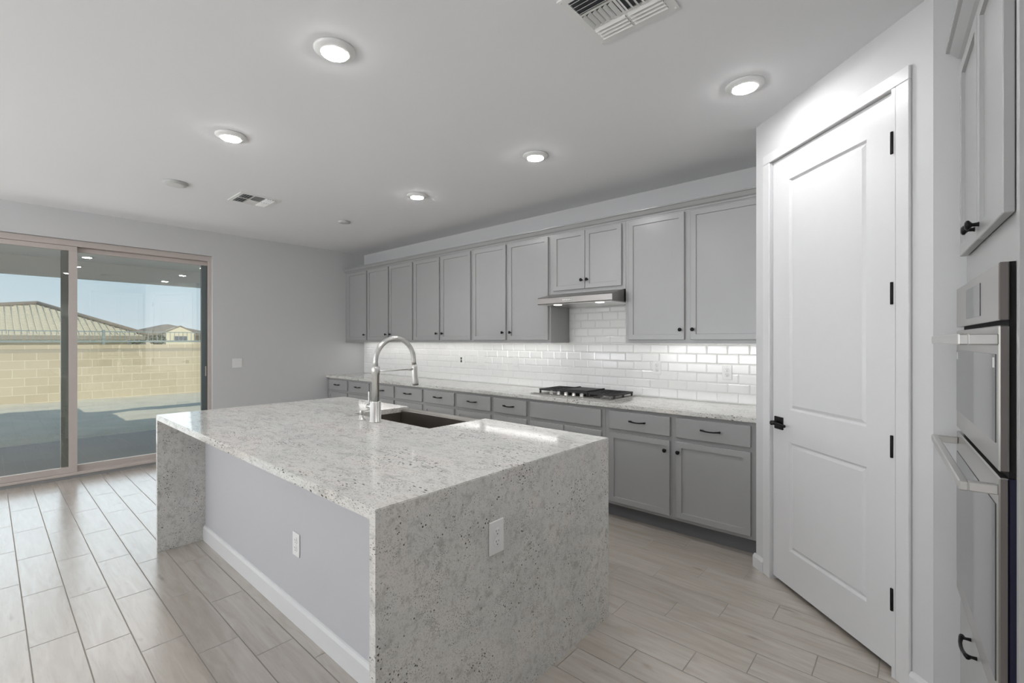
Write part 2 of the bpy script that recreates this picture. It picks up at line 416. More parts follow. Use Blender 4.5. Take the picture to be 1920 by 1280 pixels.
# ------------------------------------------------------------------ pantry door (local frame of the diagonal wall)
b = nb(); CF = -0.014
for x0, x1 in ((0.086, 0.148), (0.973, 1.035)): box(b, x0, x1, CF, -0.0002, 0, 2.4665, 0.003)
box(b, 0.086, 1.035, CF, -0.0002, 2.467, 2.524, 0.003)
for x0, x1 in ((0.119, 0.147), (0.954, 0.972)): box(b, x0, x1, CF + .002, 0.095, 0, 2.466)            # jambs
box(b, 0.119, 0.972, CF + .002, 0.095, 2.468, 2.479)
o = structure('trim_1', b, M['trim'], 'white flat casing around the tall pantry door'); o.matrix_world = DIAG
door = Thing('door_1', 'tall white two-panel pantry door with black lever handle', 'door', (PA[0], PA[1], 0), R(-45), local=True)
door.o['kind'] = 'structure'
def panel_door(bm, x0, x1, z0, z1, y, th, panels):
    box(bm, x0, x1, y, y + th, z0, z1)
    zs = sorted({z0, z1} | {z for p in panels for z in (p[2], p[3])}); xs = [x0, panels[0][0], panels[0][1], x1]
    fr = [f for f in bm.faces if f.normal.y < -0.9][0]
    bmesh.ops.delete(bm, geom=[fr], context='FACES_ONLY')
    g = [[bm.verts.new((xx, y, zz)) for xx in xs] for zz in zs]
    pf = []
    for j in range(len(zs) - 1):
        for i in range(3):
            f = bm.faces.new((g[j][i], g[j][i + 1], g[j + 1][i + 1], g[j + 1][i]))
            if i == 1 and any(abs(zs[j] - p[2]) < 1e-6 for p in panels): pf.append(f)
    bmesh.ops.remove_doubles(bm, verts=bm.verts[:], dist=1e-5)
    bmesh.ops.recalc_face_normals(bm, faces=bm.faces[:])
    for f in pf:
        bmesh.ops.inset_region(bm, faces=[f], thickness=0.014)
        for v in f.verts: v.co.y += 0.011
        bmesh.ops.inset_region(bm, faces=[f], thickness=0.006)
        bmesh.ops.inset_region(bm, faces=[f], thickness=0.020)
        for v in f.verts: v.co.y -= 0.008
LD = 0.010                               # depth of the leaf's face
b = nb(); panel_door(b, 0.149, 0.952, 0.025, 2.4645, LD, 0.035, [(0.287, 0.805, 0.229, 0.8395), (0.287, 0.805, 1.021, 2.321)])
door.part('door_leaf', b, M['trim'])
for z in (2.240, 1.610, 0.967, 0.326):
    b = nb(); lathe(b, [(0.005, -0.047), (0.0062, -0.045), (0.0062, 0.045), (0.005, 0.047)], (0.9575, -0.0135, z), 'z', 12)
    door.part('hinge', b, M['black'])
b = nb(); box(b, 0.171, 0.243, LD - .009, LD - 0.0002, 0.898, 0.970, 0.002); h = door.part('rosette', b, M['black'])
b = nb(); lathe(b, [(0.013, 0.0), (0.013, 0.036), (0.011, 0.038)], (0.200, LD - 0.047, 0.934), 'y', 16)
tube(b, [(0.200, LD - .040, 0.934), (0.225, LD - .043, 0.934), (0.275, LD - .043, 0.934), (0.312, LD - .042, 0.933)], [0.010, 0.009, 0.008, 0.008], 10, 0.75)
door.part('lever', b, M['black'], h)
door.o['category'] = 'door'

# ------------------------------------------------------------------ sliding glass door (three panels)
sl = Thing('door_2', 'tan framed sliding glass door opening to the covered patio', 'sliding door', (XL - 0.05, (SY0 + SY1) / 2, 0))
sl.o['kind'] = 'structure'
XF = XL - 0.035                         # interior face of the frame
b = nb()
box(b, XF - 0.11, XF, SY0, SY1, 2.385, SZ - 0.002, 0.003)
box(b, XF - 0.109, XF - 0.001, SY1 - 0.03, SY1 - 0.001, 0.032, 2.385); box(b, XF - 0.109, XF - 0.001, SY0 + 0.001, SY0 + 0.03, 0.032, 2.385)
box(b, XF - 0.11, XF + 0.012, SY0 + 0.001, SY1 - 0.001, 0.030, 0.055, 0.003)
box(b, XF - 0.05, XF - 0.044, SY0 + 0.03, SY1 - 0.03, 0.055, 0.075)
sl.part('outer_frame', b, M['frame'])
b = nb(); box(b, XF - 0.11, XF + 0.003, SY0 + 0.002, SY1 - 0.002, 0.0, 0.030); sl.part('threshold', b, M['concrete'])
def panel(y0, y1, xf, left_dark=False, right_dark=False, top=2.385):
    b = nb(); st = 0.066; d = 0.036
    box(b, xf - d, xf, y0, y1, 0.056, 0.056 + 0.062, 0.002); box(b, xf - d, xf, y0, y1, top - 0.05, top - 0.002, 0.002)
    if not left_dark: box(b, xf - d + .001, xf - .001, y0, y0 + st, 0.118, top - 0.05)
    if not right_dark: box(b, xf - d + .001, xf - .001, y1 - st, y1, 0.118, top - 0.05)
    p = sl.part('sliding_panel', b, M['frame'])
    for yy in ([y0] if left_dark else []) + ([y1 - st] if right_dark else []):
        b = nb(); box(b, xf - d + .001, xf - .001, yy, yy + st, 0.118, top - 0.05, 0.004); sl.part('stile', b, M['darkframe'], p, 'dark grey green outer stile')
    b = nb(); box(b, xf - d / 2 - 0.002, xf - d / 2 + 0.002, y0 + st * 0.9, y1 - st * 0.9, 0.11, top - 0.045); sl.part('pane', b, M['glass'], p)
    return p
# interlock near Y = 0.55..0.63 ; the right panel runs in the outer track
pr = panel(0.512, SY1 - 0.03, XF - 0.056, left_dark=True, right_dark=True)
pm = panel(-0.66, 0.634, XF - 0.010)
pl = panel(SY0 + 0.03, -0.59, XF - 0.056)
b = nb(); box(b, XF - 0.056, XF - 0.052, SY1 - 0.055, SY1 - 0.043, 0.98, 1.10); box(b, XF - 0.056, XF - 0.046, SY1 - 0.052, SY1 - 0.046, 1.02, 1.06)
sl.part('latch', b, M['nickel'], pr)

# ------------------------------------------------------------------ wall cabinets
UF = 3.645; UD = UF - 0.02              # face frame, door fronts
def knob(bm, x, y, z):
    lathe(bm, [(0.0075, 0.0), (0.006, -0.004), (0.0055, -0.014), (0.010, -0.018), (0.0145, -0.022), (0.0145, -0.026), (0.010, -0.030), (0.003, -0.031)], (x, y, z), 'y', 16)
def hanging(x0, x1, z0, z1, dz0, dz1, edges, knobs, label, group):
    t = Thing('hanging_cabinet', label, 'cabinet', ((x0 + x1) / 2, YB, z0), group=group)
    b = nb(); box(b, x0, x1, UF, YB, z0 + 0.022, z1, 0.001); box(b, x0, x1, UF, UF + 0.019, z0, z0 + 0.0225)
    for xa in (x0, x1 - 0.016): box(b, xa, xa + 0.016, UF + 0.019, YB, z0, z0 + 0.0225)
    t.part('carcass', b, M['cab'])
    for (a, c), kx in zip(edges, knobs):
        b = nb(); shaker(b, a, c, dz0, dz1, UD); d = t.part('cabinet_door', b, M['cab'])
        b = nb(); knob(b, kx, UD, dz0 + 0.078); t.part('knob', b, M['black'], d, 'black knob')
    if z0 < 1.5:                         # strip light behind the bottom rail
        b = nb(); box(b, x0 + .03, x1 - .03, 3.80, 3.822, z0 + 0.010, z0 + 0.0215, 0.002); h = t.part('strip_light', b, M['plastic'])
        b = nb(); box(b, x0 + .035, x1 - .035, 3.803, 3.819, z0 + 0.0065, z0 + 0.0095); t.part('diffuser', b, M['strip'], h, 'lit diffuser')
    return t
G1 = 'grey wall cabinets above the long counter'
H0, H1, D0, D1 = 1.392, 2.425, 1.420, 2.409
g = 0.020
hanging(-6.30, -5.771, H0, H1, D0, D1, [(-6.30 + g, -5.771 - g * .7)], [-5.825], 'single-door grey wall cabinet in the corner by the white left wall', G1)
hanging(-5.770, -4.716, H0, H1, D0, D1, [(-5.770 + g * .7, -5.2395 - g * .9), (-5.2395 + g * .5, -4.716 - g)], [-5.295, -5.192], 'two-door grey wall cabinet behind and left of the faucet arch', G1)
hanging(-4.715, -3.666, H0, H1, D0, D1, [(-4.715 + g, -4.198 - g), (-4.198 + g, -3.666 - g)], [-4.25, -4.145], 'two-door grey wall cabinet second to the left of the range hood', G1)
hanging(-3.665, -2.606, H0, H1, D0, D1, [(-3.665 + g, -3.146 - g), (-3.146 + g, -2.606 - g)], [-3.198, -3.094], 'two-door grey wall cabinet ending just left of the range hood', G1)
hanging(-2.605, -1.831, 1.852, H1, 1.883, D1, [(-2.566, -2.2195), (-2.2145, -1.862)], [-2.247, -2.190], 'short two-door grey cabinet above the range hood', G1)
hanging(-1.830, PX - 0.002, H0, H1, D0, D1, [(-1.798, -1.336), (-1.290, -0.79)], [-1.362, -1.268], 'two-door grey wall cabinet between range hood and pantry wall', G1)
# small filler strip to the left wall and crown moulding along the top
b = nb(); box(b, XL + 0.001, -6.301, UF + 0.004, UF + 0.022, H0, H1); single('filler_strip', b, M['cab'], 'narrow grey filler between first wall cabinet and left wall', 'filler', (-6.34, UF, H0))
b = nb(); prism(b, [(UF + 0.03, H1), (UF - 0.004, H1), (UF - 0.008, H1 + 0.012), (UF - 0.022, H1 + 0.020), (UF - 0.040, H1 + 0.044), (UF - 0.050, H1 + 0.048), (UF - 0.050, H1 + 0.058), (UF + 0.03, H1 + 0.058)], 'x', XL + 0.002, PX - 0.003)
single('crown_molding', b, M['cab'], 'grey crown molding along the top of the wall cabinets', 'molding', (-3.5, UF, H1))
# ------------------------------------------------------------------ base cabinets
BF = 3.365; BD = BF - 0.02; CT = 0.915; CB = 0.880
def pull(bm, x, y, z, L=0.128):
    h = L / 2
    tube(bm, [(x - h, y - 0.020, z + 0.002), (x - h * .8, y - 0.024, z + .001), (x - h * .4, y - 0.028, z - .002), (x, y - 0.029, z - .003), (x + h * .4, y - 0.028, z - .002), (x + h * .8, y - 0.024, z + .001), (x + h, y - 0.020, z + 0.002)], [0.0075, 0.006, 0.005, 0.0048, 0.005, 0.006, 0.0075], 10)
    for s in (-1, 1): lathe(bm, [(0.0055, 0.0), (0.0045, -0.010), (0.0055, -0.022)], (x + s * h * .88, y, z + .001), 'y', 12)
def base(x0, x1, fronts, doors, label):
    """fronts: list of (xa, xb, z0, z1, has_pull); doors: list of (xa, xb, knob_x or None)"""
    t = Thing('base_cabinet', label, 'cabinet', ((x0 + x1) / 2, YB, 0), group='grey base cabinets along the back wall')
    b = nb(); box(b, x0, x1, BF, YB - 0.002, 0.112, CB - 0.001, 0.001); t.part('carcass', b, M['cab'])
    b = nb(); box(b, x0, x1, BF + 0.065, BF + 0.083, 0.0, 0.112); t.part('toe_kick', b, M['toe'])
    for xa, xb, z0, z1, pl_ in fronts:
        b = nb(); box(b, xa, xb, BD, BF - 0.0005, z0, z1, 0.003); d = t.part('drawer', b, M['cab'])
        if pl_:
            b = nb(); pull(b, (xa + xb) / 2, BD, (z0 + z1) / 2 + 0.005); t.part('pull', b, M['black'], d, 'black bow pull')
    for xa, xb, kx in doors:
        b = nb(); shaker(b, xa, xb, 0.137, 0.685, BD, 0.0195); d = t.part('cabinet_door', b, M['cab'])
        if kx is not None:
            b = nb(); knob(b, kx, BD, 0.612); t.part('knob', b, M['black'], d, 'black knob')
    return t
Z0, Z1 = 0.715, 0.856
q = 0.022
EX = [-6.345, -5.800, -5.262, -4.713, -4.165, -3.627, -3.098, -2.645, -1.865, -1.317, PX - 0.002]
def col(i, pl_=True): return (EX[i] + q, EX[i + 1] - q, Z0, Z1, pl_)
base(EX[0], EX[1] - .001, [col(0)], [(EX[0] + q, EX[1] - q, EX[1] - q - .03)], 'single grey base cabinet in the corner by the left wall')
base(EX[1], EX[3] - .001, [col(1), col(2)], [(EX[1] + q, EX[2] - q, EX[2] - q - .03), (EX[2] + q, EX[3] - q, EX[2] + q + .03)], 'two-drawer grey base cabinet seen behind the faucet column')
base(EX[3], EX[5] - .001, [col(3), col(4)], [(EX[3] + q, EX[4] - q, EX[4] - q - .03), (EX[4] + q, EX[5] - q, EX[4] + q + .03)], 'two-drawer grey base cabinet behind the island sink')
base(EX[5], EX[6] - .001, [col(5)], [(EX[5] + q, EX[6] - q, EX[5] + q + .03)], 'single-drawer grey base cabinet right of the island sink')
base(EX[6], EX[7] - .001, [col(6), (EX[6] + q, EX[7] - q, 0.525, 0.685, True), (EX[6] + q, EX[7] - q, 0.335, 0.495, True), (EX[6] + q, EX[7] - q, 0.137, 0.305, True)], [], 'narrow grey drawer stack left of the cooktop cabinet')
base(EX[7], EX[8] - .001, [(EX[7] + q, EX[8] - q - .01, Z0, Z1, False)], [(EX[7] + q, (EX[7] + EX[8]) / 2 - .003, (EX[7] + EX[8]) / 2 - .035), ((EX[7] + EX[8]) / 2 + .003, EX[8] - q - .01, (EX[7] + EX[8]) / 2 + .035)], 'wide grey base cabinet with blank front under the cooktop')
base(EX[8], EX[10], [(-1.825, -1.336, Z0, Z1, True), (-1.294, -0.806, Z0, Z1, True)], [(-1.825, -1.338, -1.368), (-1.294, -0.806, -1.272)], 'two-drawer two-door grey base cabinet next to the pantry wall')
# countertop with the cooktop cut-out left whole (the cooktop's tray sits on it)
b = nb(); box(b, XL + 0.001, PX - 0.002, 3.337, YB - 0.001, CB, CT, 0.004, 2)
single('countertop', b, M['granite'], 'long white speckled granite counter along the back wall', 'countertop', (-3.5, 3.65, CB))

# ------------------------------------------------------------------ backsplash: bevelled subway tiles
def tiles(bm, x0, x1, z0, z1, row_from):
    TW, TH, gp = 0.1585, 0.0766, 0.0008
    z = z0; r = row_from
    while z < z1 - 0.004:
        zt = min(z + TH, z1)
        off = -2.386 + (TW / 2 if r % 2 else 0.0)
        k = math.floor((x0 - off) / TW)
        while off + k * TW < x1:
            a, c = max(x0, off + k * TW) + gp, min(x1, off + (k + 1) * TW) - gp
            k += 1
            if c - a < 0.006: continue
            lo, hi = z + gp, zt - gp
            bw = min(0.009, (c - a) * .35, (hi - lo) * .35)
            yb_, ym, yf = YB - 0.0012, YB - 0.0058, YB - 0.0085
            rng = [[(a, lo), (c, lo), (c, hi), (a, hi)], [(a, lo), (c, lo), (c, hi), (a, hi)], [(a + bw, lo + bw), (c - bw, lo + bw), (c - bw, hi - bw), (a + bw, hi - bw)]]
            vv = [[bm.verts.new((px_, yy, pz_)) for px_, pz_ in ring] for ring, yy in zip(rng, (yb_, ym, yf))]
            for u, w in zip(vv, vv[1:]):
                for i in range(4): bm.faces.new((u[i], u[(i + 1) % 4], w[(i + 1) % 4], w[i]))
            bm.faces.new(vv[-1])
        z += TH; r += 1
b = nb()
tiles(b, XL + 0.004, PX - 0.004, 0.9185, H0 - 0.002, 1)
tiles(b, -2.603, -1.833, 0.9185 + 0.0766 * 7, 1.735, 8)
tiles(b, -2.603, -1.833, H0 - 0.001, 0.9185 + 0.0766 * 7 - 0.001, 7)
bmesh.ops.recalc_face_normals(b, faces=b.faces[:])
box(b, XL + 0.003, PX - 0.003, YB - 0.0018, YB - 0.0002, 0.9155, H0 - 0.001, mi=1); box(b, -2.603, -1.833, YB - 0.0018, YB - 0.0002, H0 - 0.001, 1.84, mi=1)
single('backsplash', b, [M['tile'], M['grout']], 'glossy white subway tile backsplash behind the counter', 'backsplash', (-3.5, YB - 0.001, 0.916))

# ------------------------------------------------------------------ outlets and switch plates
def rocker_box(bm, cx_, cz, w, h_, y0, t): box(bm, cx_ - w / 2, cx_ + w / 2, y0 - t, y0, cz - h_ / 2, cz + h_ / 2, 0.0015)
def plate(name, label, cat, loc, rotz, w=0.072, h_=0.116, kind='outlet', group=None, dark=False):
    """local frame: plate stands on its wall, front faces -y"""
    t = Thing(name, label, cat, loc, rotz, group, local=True)
    b = nb(); box(b, -w / 2, w / 2, -0.006, -0.0003, -h_ / 2, h_ / 2, 0.002); p = t.part('cover_plate', b, M['plastic'])
    if kind == 'outlet':
        for s in (1, -1):
            cz = s * 0.0195; b = nb()
            lathe(b, [(0.0172, -0.0062), (0.0172, -0.0078), (0.0165, -0.0082)], (0, 0, cz), 'y', 24)
            so_ = t.part('socket', b, M['plastic'])
            b = nb()
            box(b, -0.0075, -0.0055, -0.0087, -0.0083, cz + 0.001, cz + 0.009); box(b, 0.0055, 0.0072, -0.0087, -0.0083, cz + 0.002, cz + 0.008)
            lathe(b, [(0.0024, -0.0083), (0.0024, -0.0087)], (0, 0, cz - 0.007), 'y', 10)
            t.part('slots', b, M['slot'], so_)
    elif kind == 'gfci':
        b = nb(); box(b, -0.0165, 0.0165, -0.0085, -0.0062, -0.033, 0.033, 0.001); so_ = t.part('socket', b, M['plastic'])
        b = nb()
        for s in (1, -1):
            box(b, -0.0125, 0.0125, -0.0092, -0.0087, s * 0.0185 - 0.0125, s * 0.0185 + 0.0125)
        box(b, -0.008, 0.008, -0.0095, -0.0087, -0.004, 0.004); t.part('slots', b, M['slot'], so_)
    else:
        n = {'switch': 1, 'switch2': 2, 'switch3': 3}[kind]
        for i in range(n):
            cx_ = (i - (n - 1) / 2) * 0.046
            b = nb(); box(b, cx_ - 0.0165, cx_ + 0.0165, -0.0085, -0.0062, -0.033, 0.033, 0.0015); t.part('rocker', b, M['plastic'])
    return t
yb_ = YB - 0.0085
plate('electrical_outlet', 'white tile-wall outlet with dark sockets, left of the two blank switches', 'outlet', (-4.17, yb_, 1.178), 0, 0.115, 0.116, 'gfci')
plate('switch_plate', 'white two-gang switch plate on tiles right of the dark outlet', 'switch', (-3.842, yb_, 1.172), 0, 0.116, 0.116, 'switch2')
plate('switch_plate', 'white single switch plate on tiles left of the cooktop', 'switch', (-3.304, yb_, 1.186), 0, 0.072, 0.118, 'switch')
plate('electrical_outlet', 'white duplex outlet on tiles just right of the cooktop', 'outlet', (-1.690, yb_, 1.178), 0)
plate('electrical_outlet', 'white duplex outlet on tiles nearest the pantry wall', 'outlet', (-1.120, yb_, 1.162), 0)
plate('switch_plate', 'white switch plate on the left wall beside the sliding door', 'switch', (XL, 2.142, 1.13), R(90), 0.116, 0.116, 'switch2')

# ------------------------------------------------------------------ range hood
t = Thing('range_hood', 'stainless under-cabinet range hood with two lit lamps', 'range hood', (-2.215, YB, 1.735))
hx0, hx1, hf = -2.597, -1.839, 3.425
b = nb(); prism(b, [(YB - 0.011, 1.851), (3.632, 1.851), (hf + 0.006, 1.803), (hf, 1.797), (hf, 1.748), (hf + 0.006, 1.741), (YB - 0.011, 1.741)], 'x', hx0, hx1); t.part('hood_body', b, M['hoodsteel'])
b = nb(); box(b, hx0 + 0.02, hx1 - 0.02, hf + 0.03, YB - 0.03, 1.7385, 1.7408); un = t.part('underside_panel', b, M['nickel'])
for x in (-2.43, -2.00):
    b = nb(); lathe(b, [(0.036, 0.0), (0.036, -0.002), (0.030, -0.003)], (x, hf + 0.085, 1.7384), 'z', 24); t.part('lamp', b, M['hoodlamp'], un)
b = nb()
for i in range(6): lathe(b, [(0.0055, 0.0), (0.0055, -0.003), (0.004, -0.004)], (-2.315 + i * 0.017, hf, 1.772), 'y', 12)
t.part('button', b, M['plastic'])

# ------------------------------------------------------------------ gas cooktop
t = Thing('gas_cooktop', 'stainless gas cooktop with black grates and a griddle', 'cooktop', (-2.28, 3.70, CT))
cx0, cx1, cy0, cy1 = -2.70, -1.875, 3.45, 3.925
b = nb(); box(b, cx0, cx1, cy0, cy1, CT + 0.0003, CT + 0.006, 0.002); box(b, cx0 + 0.02, cx1 - 0.02, cy0 + 0.02, cy1 - 0.02, CT + 0.006, CT + 0.010, 0.002)
t.part('tray', b, M['steel'])
def grate(x0, x1, y0, y1):
    b = nb(); zt = 0.957; w = 0.011
    for yy in (y0, y1 - w): box(b, x0, x1, yy, yy + w, zt - 0.016, zt, 0.002)
    for xx in (x0, x1 - w): box(b, xx, xx + w, y0 + w * .5, y1 - w * .5, zt - 0.016, zt, 0.002)
    n = 6
    for i in range(1, n):
        yy = y0 + (y1 - y0) * i / n
        if i != n / 2: box(b, x0 + w, x0 + (x1 - x0) * .36, yy - .005, yy + .005, zt - 0.013, zt, 0.001); box(b, x1 - (x1 - x0) * .36, x1 - w, yy - .005, yy + .005, zt - 0.013, zt, 0.001)
        else: box(b, x0 + w, x1 - w, yy - .005, yy + .005, zt - 0.013, zt, 0.001)
    xm = (x0 + x1) / 2
    for ya in (y0 + w, y0 + (y1 - y0) * .62): box(b, xm - .005, xm + .005, ya, ya + (y1 - y0) * .33, zt - 0.013, zt, 0.001)
    for xx in (x0 + .002, x1 - .016):
        for yy in (y0 + .002, (y0 + y1) / 2 - .007, y1 - .016): box(b, xx, xx + .014, yy, yy + .014, CT + 0.0102, zt - 0.014, 0.001)
    t.part('grate', b, M['iron'])
gy0, gy1 = 3.56, 3.905
for x0, x1 in ((-2.68, -2.435), (-2.43, -2.15), (-2.145, -1.89)): grate(x0, x1, gy0, gy1)
b = nb(); box(b, -2.425, -2.155, gy0 + .002, gy1 - .03, 0.9572, 0.9655, 0.002); box(b, -2.425, -2.155, gy0 + .002, gy0 + .012, 0.9655, 0.971, 0.001); box(b, -2.425, -2.413, gy0 + .012, gy1 - .03, 0.9655, 0.971, 0.001); box(b, -2.167, -2.155, gy0 + .012, gy1 - .03, 0.9655, 0.971, 0.001)
t.part('griddle', b, M['iron'])
for x, y, r_ in ((-2.56, 3.65, .036), (-2.56, 3.82, .030), (-2.02, 3.65, .030), (-2.02, 3.82, .036), (-2.29, 3.73, .045)):
    b = nb(); lathe(b, [(r_, 0.010), (r_, 0.020), (r_ * .8, 0.021)], (x, y, CT), 'z', 24); p = t.part('burner', b, M['nickel'])
    b = nb(); lathe(b, [(r_ * .78, 0.0212), (r_ * .78, 0.027), (r_ * .6, 0.029)], (x, y, CT), 'z', 24); t.part('burner_cap', b, M['iron'], p)
for i in range(5):
    x = -2.50 + i * 0.081
    b = nb(); lathe(b, [(0.022, 0.0061), (0.022, 0.009), (0.016, 0.011), (0.016, 0.030), (0.013, 0.033)], (x, 3.505, CT), 'z', 20)
    box(b, x - .004, x + .004, 3.489, 3.521, CT + 0.030, CT + 0.037, 0.001); t.part('control_knob', b, M['nickel'])

# ------------------------------------------------------------------ island
IX0, IX1, IY0, IY1 = -3.78, -1.175, 0.767, 2.150
T_ = 0.034; PY = 1.048                   # slab thickness, face of the seating-side panel
SX0, SX1, SY = -2.845, -2.047, 1.690     # sink cut-out: left, right, near edge (open at the far edge)
t = Thing('kitchen_island', 'white granite waterfall island with white panel side', 'kitchen island', ((IX0 + IX1) / 2, 1.45, 0))
b = nb()
prism(b, [(IX0, IY0), (IX1, IY0), (IX1, IY1), (SX1, IY1), (SX1, SY), (SX0, SY), (SX0, IY1), (IX0, IY1)], 'z', CT - T_, CT)
box(b, IX0, IX0 + 0.032, IY0, IY1, 0, CT - T_); box(b, IX1 - 0.031, IX1, IY0, IY1, 0, CT - T_)
bmesh.ops.bevel(b, geom=[e_ for e_ in b.edges if abs(e_.verts[0].co.z - CT) < 1e-5 and abs(e_.verts[1].co.z - CT) < 1e-5], offset=0.003, segments=2, affect='EDGES')
slab = t.part('waterfall_slab', b, M['granite'])
b = nb(); box(b, IX0 + 0.033, IX1 - 0.032, PY, PY + 0.06, 0, CT - T_ - 0.001); t.part('panel', b, M['panel'], None, 'white painted panel on the seating side')
b = nb(); prism(b, baseboard_profile(0.014, 0.105), 'x', IX0 + 0.033, IX1 - 0.032); bmesh.ops.translate(b, verts=b.verts[:], vec=(0, PY - 0.0003, 0)); t.part('baseboard', b, M['trim'])
b = nb()
fy = IY1 - 0.025
box(b, IX0 + 0.033, SX0 - 0.02, PY + 0.061, fy, 0.11, CT - T_ - 0.001); box(b, SX1 + 0.02, IX1 - 0.032, PY + 0.061, fy, 0.11, CT - T_ - 0.001)
box(b, SX0 - 0.02, SX1 + 0.02, PY + 0.061, fy, 0.11, 0.62); box(b, IX0 + 0.033, IX1 - 0.032, PY + 0.061, fy - 0.06, 0.0, 0.11)
car = t.part('cabinet_body', b, M['cab'], None, 'grey cabinets facing the back counter')
for x0, x1 in ((IX0 + .05, -3.33), (-3.32, SX0 - .03), (SX0 - .01, -2.45), (-2.44, SX1 + .01), (SX1 + .03, -1.62), (-1.61, IX1 - .05)):
    hi = 0.60 if SX0 - .02 <= x0 <= SX1 else 0.85
    b = nb(); shaker(b, -x1, -x0, 0.137, hi, -fy - 0.02, 0.0195); bmesh.ops.rotate(b, verts=b.verts[:], cent=(0, 0, 0), matrix=Matrix.Rotation(PI, 3, 'Z')); t.part('cabinet_door', b, M['cab'], car)
# apron-front sink
t = Thing('apron_sink', 'stainless apron-front sink set in the island top', 'sink', ((SX0 + SX1) / 2, 1.93, 0.63))
b = nb(); a0, a1, c0, c1 = SX0 - 0.008, SX1 + 0.008, SY - 0.008, IY1 + 0.012
zt, zb = CT - T_ - 0.002, 0.665; ar = CT - 0.014
box(b, a0, a0 + .012, c0, c1 - .09, zb, zt); box(b, a1 - .012, a1, c0, c1 - .09, zb, zt); box(b, a0 + .012, a1 - .012, c0, c0 + .012, zb, zt)
box(b, a0 + .012, a1 - .012, c0 + .012, c1 - .09, zb, zb + 0.010)
t.part('basin', b, M['sinksteel'])
b = nb(); box(b, SX0 + 0.003, SX1 - 0.003, c1 - .09, c1, 0.635, ar, 0.006, 3); t.part('apron', b, M['sinksteel'])
b = nb(); lathe(b, [(0.055, 0.0102), (0.055, 0.0125), (0.045, 0.0135), (0.04, 0.0115)], ((SX0 + SX1) / 2, 1.84, zb), 'z', 24); t.part('drain', b, M['nickel'])
# faucet
FX, FY = -2.452, 1.602
t = Thing('kitchen_faucet', 'brushed nickel spring arch pull-down faucet on the island', 'faucet', (FX, FY, CT))
b = nb(); lathe(b, [(0.037, 0.0005), (0.037, 0.006), (0.0335, 0.009), (0.0335, 0.125), (0.031, 0.128)], (FX, FY, CT), 'z', 32); bs = t.part('faucet_base', b, M['nickel'])
b = nb(); lathe(b, [(0.0215, 0.1285), (0.0215, 0.29), (0.025, 0.293), (0.025, 0.335), (0.022, 0.338)], (FX, FY, CT), 'z', 28); t.part('column', b, M['nickel'])
b = nb(); pts = []
zc, ra = 1.281, 0.1455
pts.append((FX, FY, CT + 0.339))
for i in range(25):
    a = PI - PI * i / 24 * 0.985
    pts.append((FX, FY + ra + ra * math.cos(a), zc + ra * math.sin(a)))
pts.append((FX, FY + 2 * ra + 0.003, 1.252))
tube(b, pts, 0.0155, 16); t.part('hose_arch', b, M['nickel'])
b = nb()                                                    # spring wound on the arch
N = 46
for i in range(N):
    s = i / (N - 1) * (len(pts) - 1.001); k0 = int(s); p0, p1 = Vector(pts[k0]), Vector(pts[k0 + 1]); p = p0.lerp(p1, s - k0); d_ = (p1 - p0).normalized()
    n1 = Vector((1, 0, 0)); n2 = d_.cross(n1)
    ring = [p + (n1 * math.cos(a) + n2 * math.sin(a)) * 0.0158 for a in [2 * PI * j / 12 for j in range(13)]]
    tube(b, ring, 0.0013, 5)
t.part('spring', b, M['nickel'])
b = nb(); hy = FY + 2 * ra + 0.004
tube(b, [(FX, hy, 1.256), (FX, hy + .002, 1.235), (FX, hy + .004, 1.19), (FX, hy + .009, 1.135), (FX, hy + .010, 1.118)], [0.0165, 0.0200, 0.0205, 0.0215, 0.020], 20); t.part('spray_head', b, M['nickel'])
b = nb(); tube(b, [(FX, FY + .020, 1.2225), (FX, hy - .035, 1.2255)], 0.0035, 8); tube(b, [(FX, hy - .05, 1.2255), (FX, hy - .016, 1.2255)], 0.0075, 10); t.part('support_arm', b, M['nickel'])
b = nb(); tube(b, [(FX - .028, FY, 1.004), (FX - .085, FY, 1.004)], 0.0150, 16); hb = t.part('valve', b, M['nickel'], bs)
b = nb(); tube(b, [(FX - .070, FY, 1.008), (FX - .072, FY, 1.04), (FX - .075, FY, 1.095)], [0.0045, 0.0042, 0.0045], 10); t.part('lever', b, M['nickel'], hb)
# soap dispenser and the two hole covers
t = Thing('soap_dispenser', 'brushed nickel soap dispenser pump beside the faucet base', 'soap dispenser', (-2.588, 1.588, CT))
b = nb(); lathe(b, [(0.027, 0.0005), (0.027, 0.004), (0.016, 0.008), (0.0135, 0.024), (0.012, 0.03)], (-2.588, 1.588, CT), 'z', 24); t.part('dispenser_base', b, M['nickel'])
b = nb(); lathe(b, [(0.0105, 0.0302), (0.0105, 0.058), (0.009, 0.060)], (-2.588, 1.588, CT), 'z', 20); tube(b, [(-2.588, 1.594, CT + .047), (-2.585, 1.628, CT + .058), (-2.58, 1.668, CT + .062), (-2.578, 1.685, CT + .052)], 0.0042, 8); t.part('pump_spout', b, M['nickel'])
b = nb(); lathe(b, [(0.024, 0.0005), (0.024, 0.004), (0.021, 0.0055)], (-2.772, 1.61, CT), 'z', 24); single('hole_cover', b, M['nickel'], 'round nickel hole cover left of the soap dispenser', 'hole cover', (-2.772, 1.61, CT))
b = nb(); lathe(b, [(0.023, 0.0005), (0.023, 0.005), (0.019, 0.008)], (-2.118, 1.592, CT), 'z', 24); single('air_switch', b, M['nickel'], 'round nickel button in the island top near the sink corner', 'button', (-2.118, 1.592, CT))
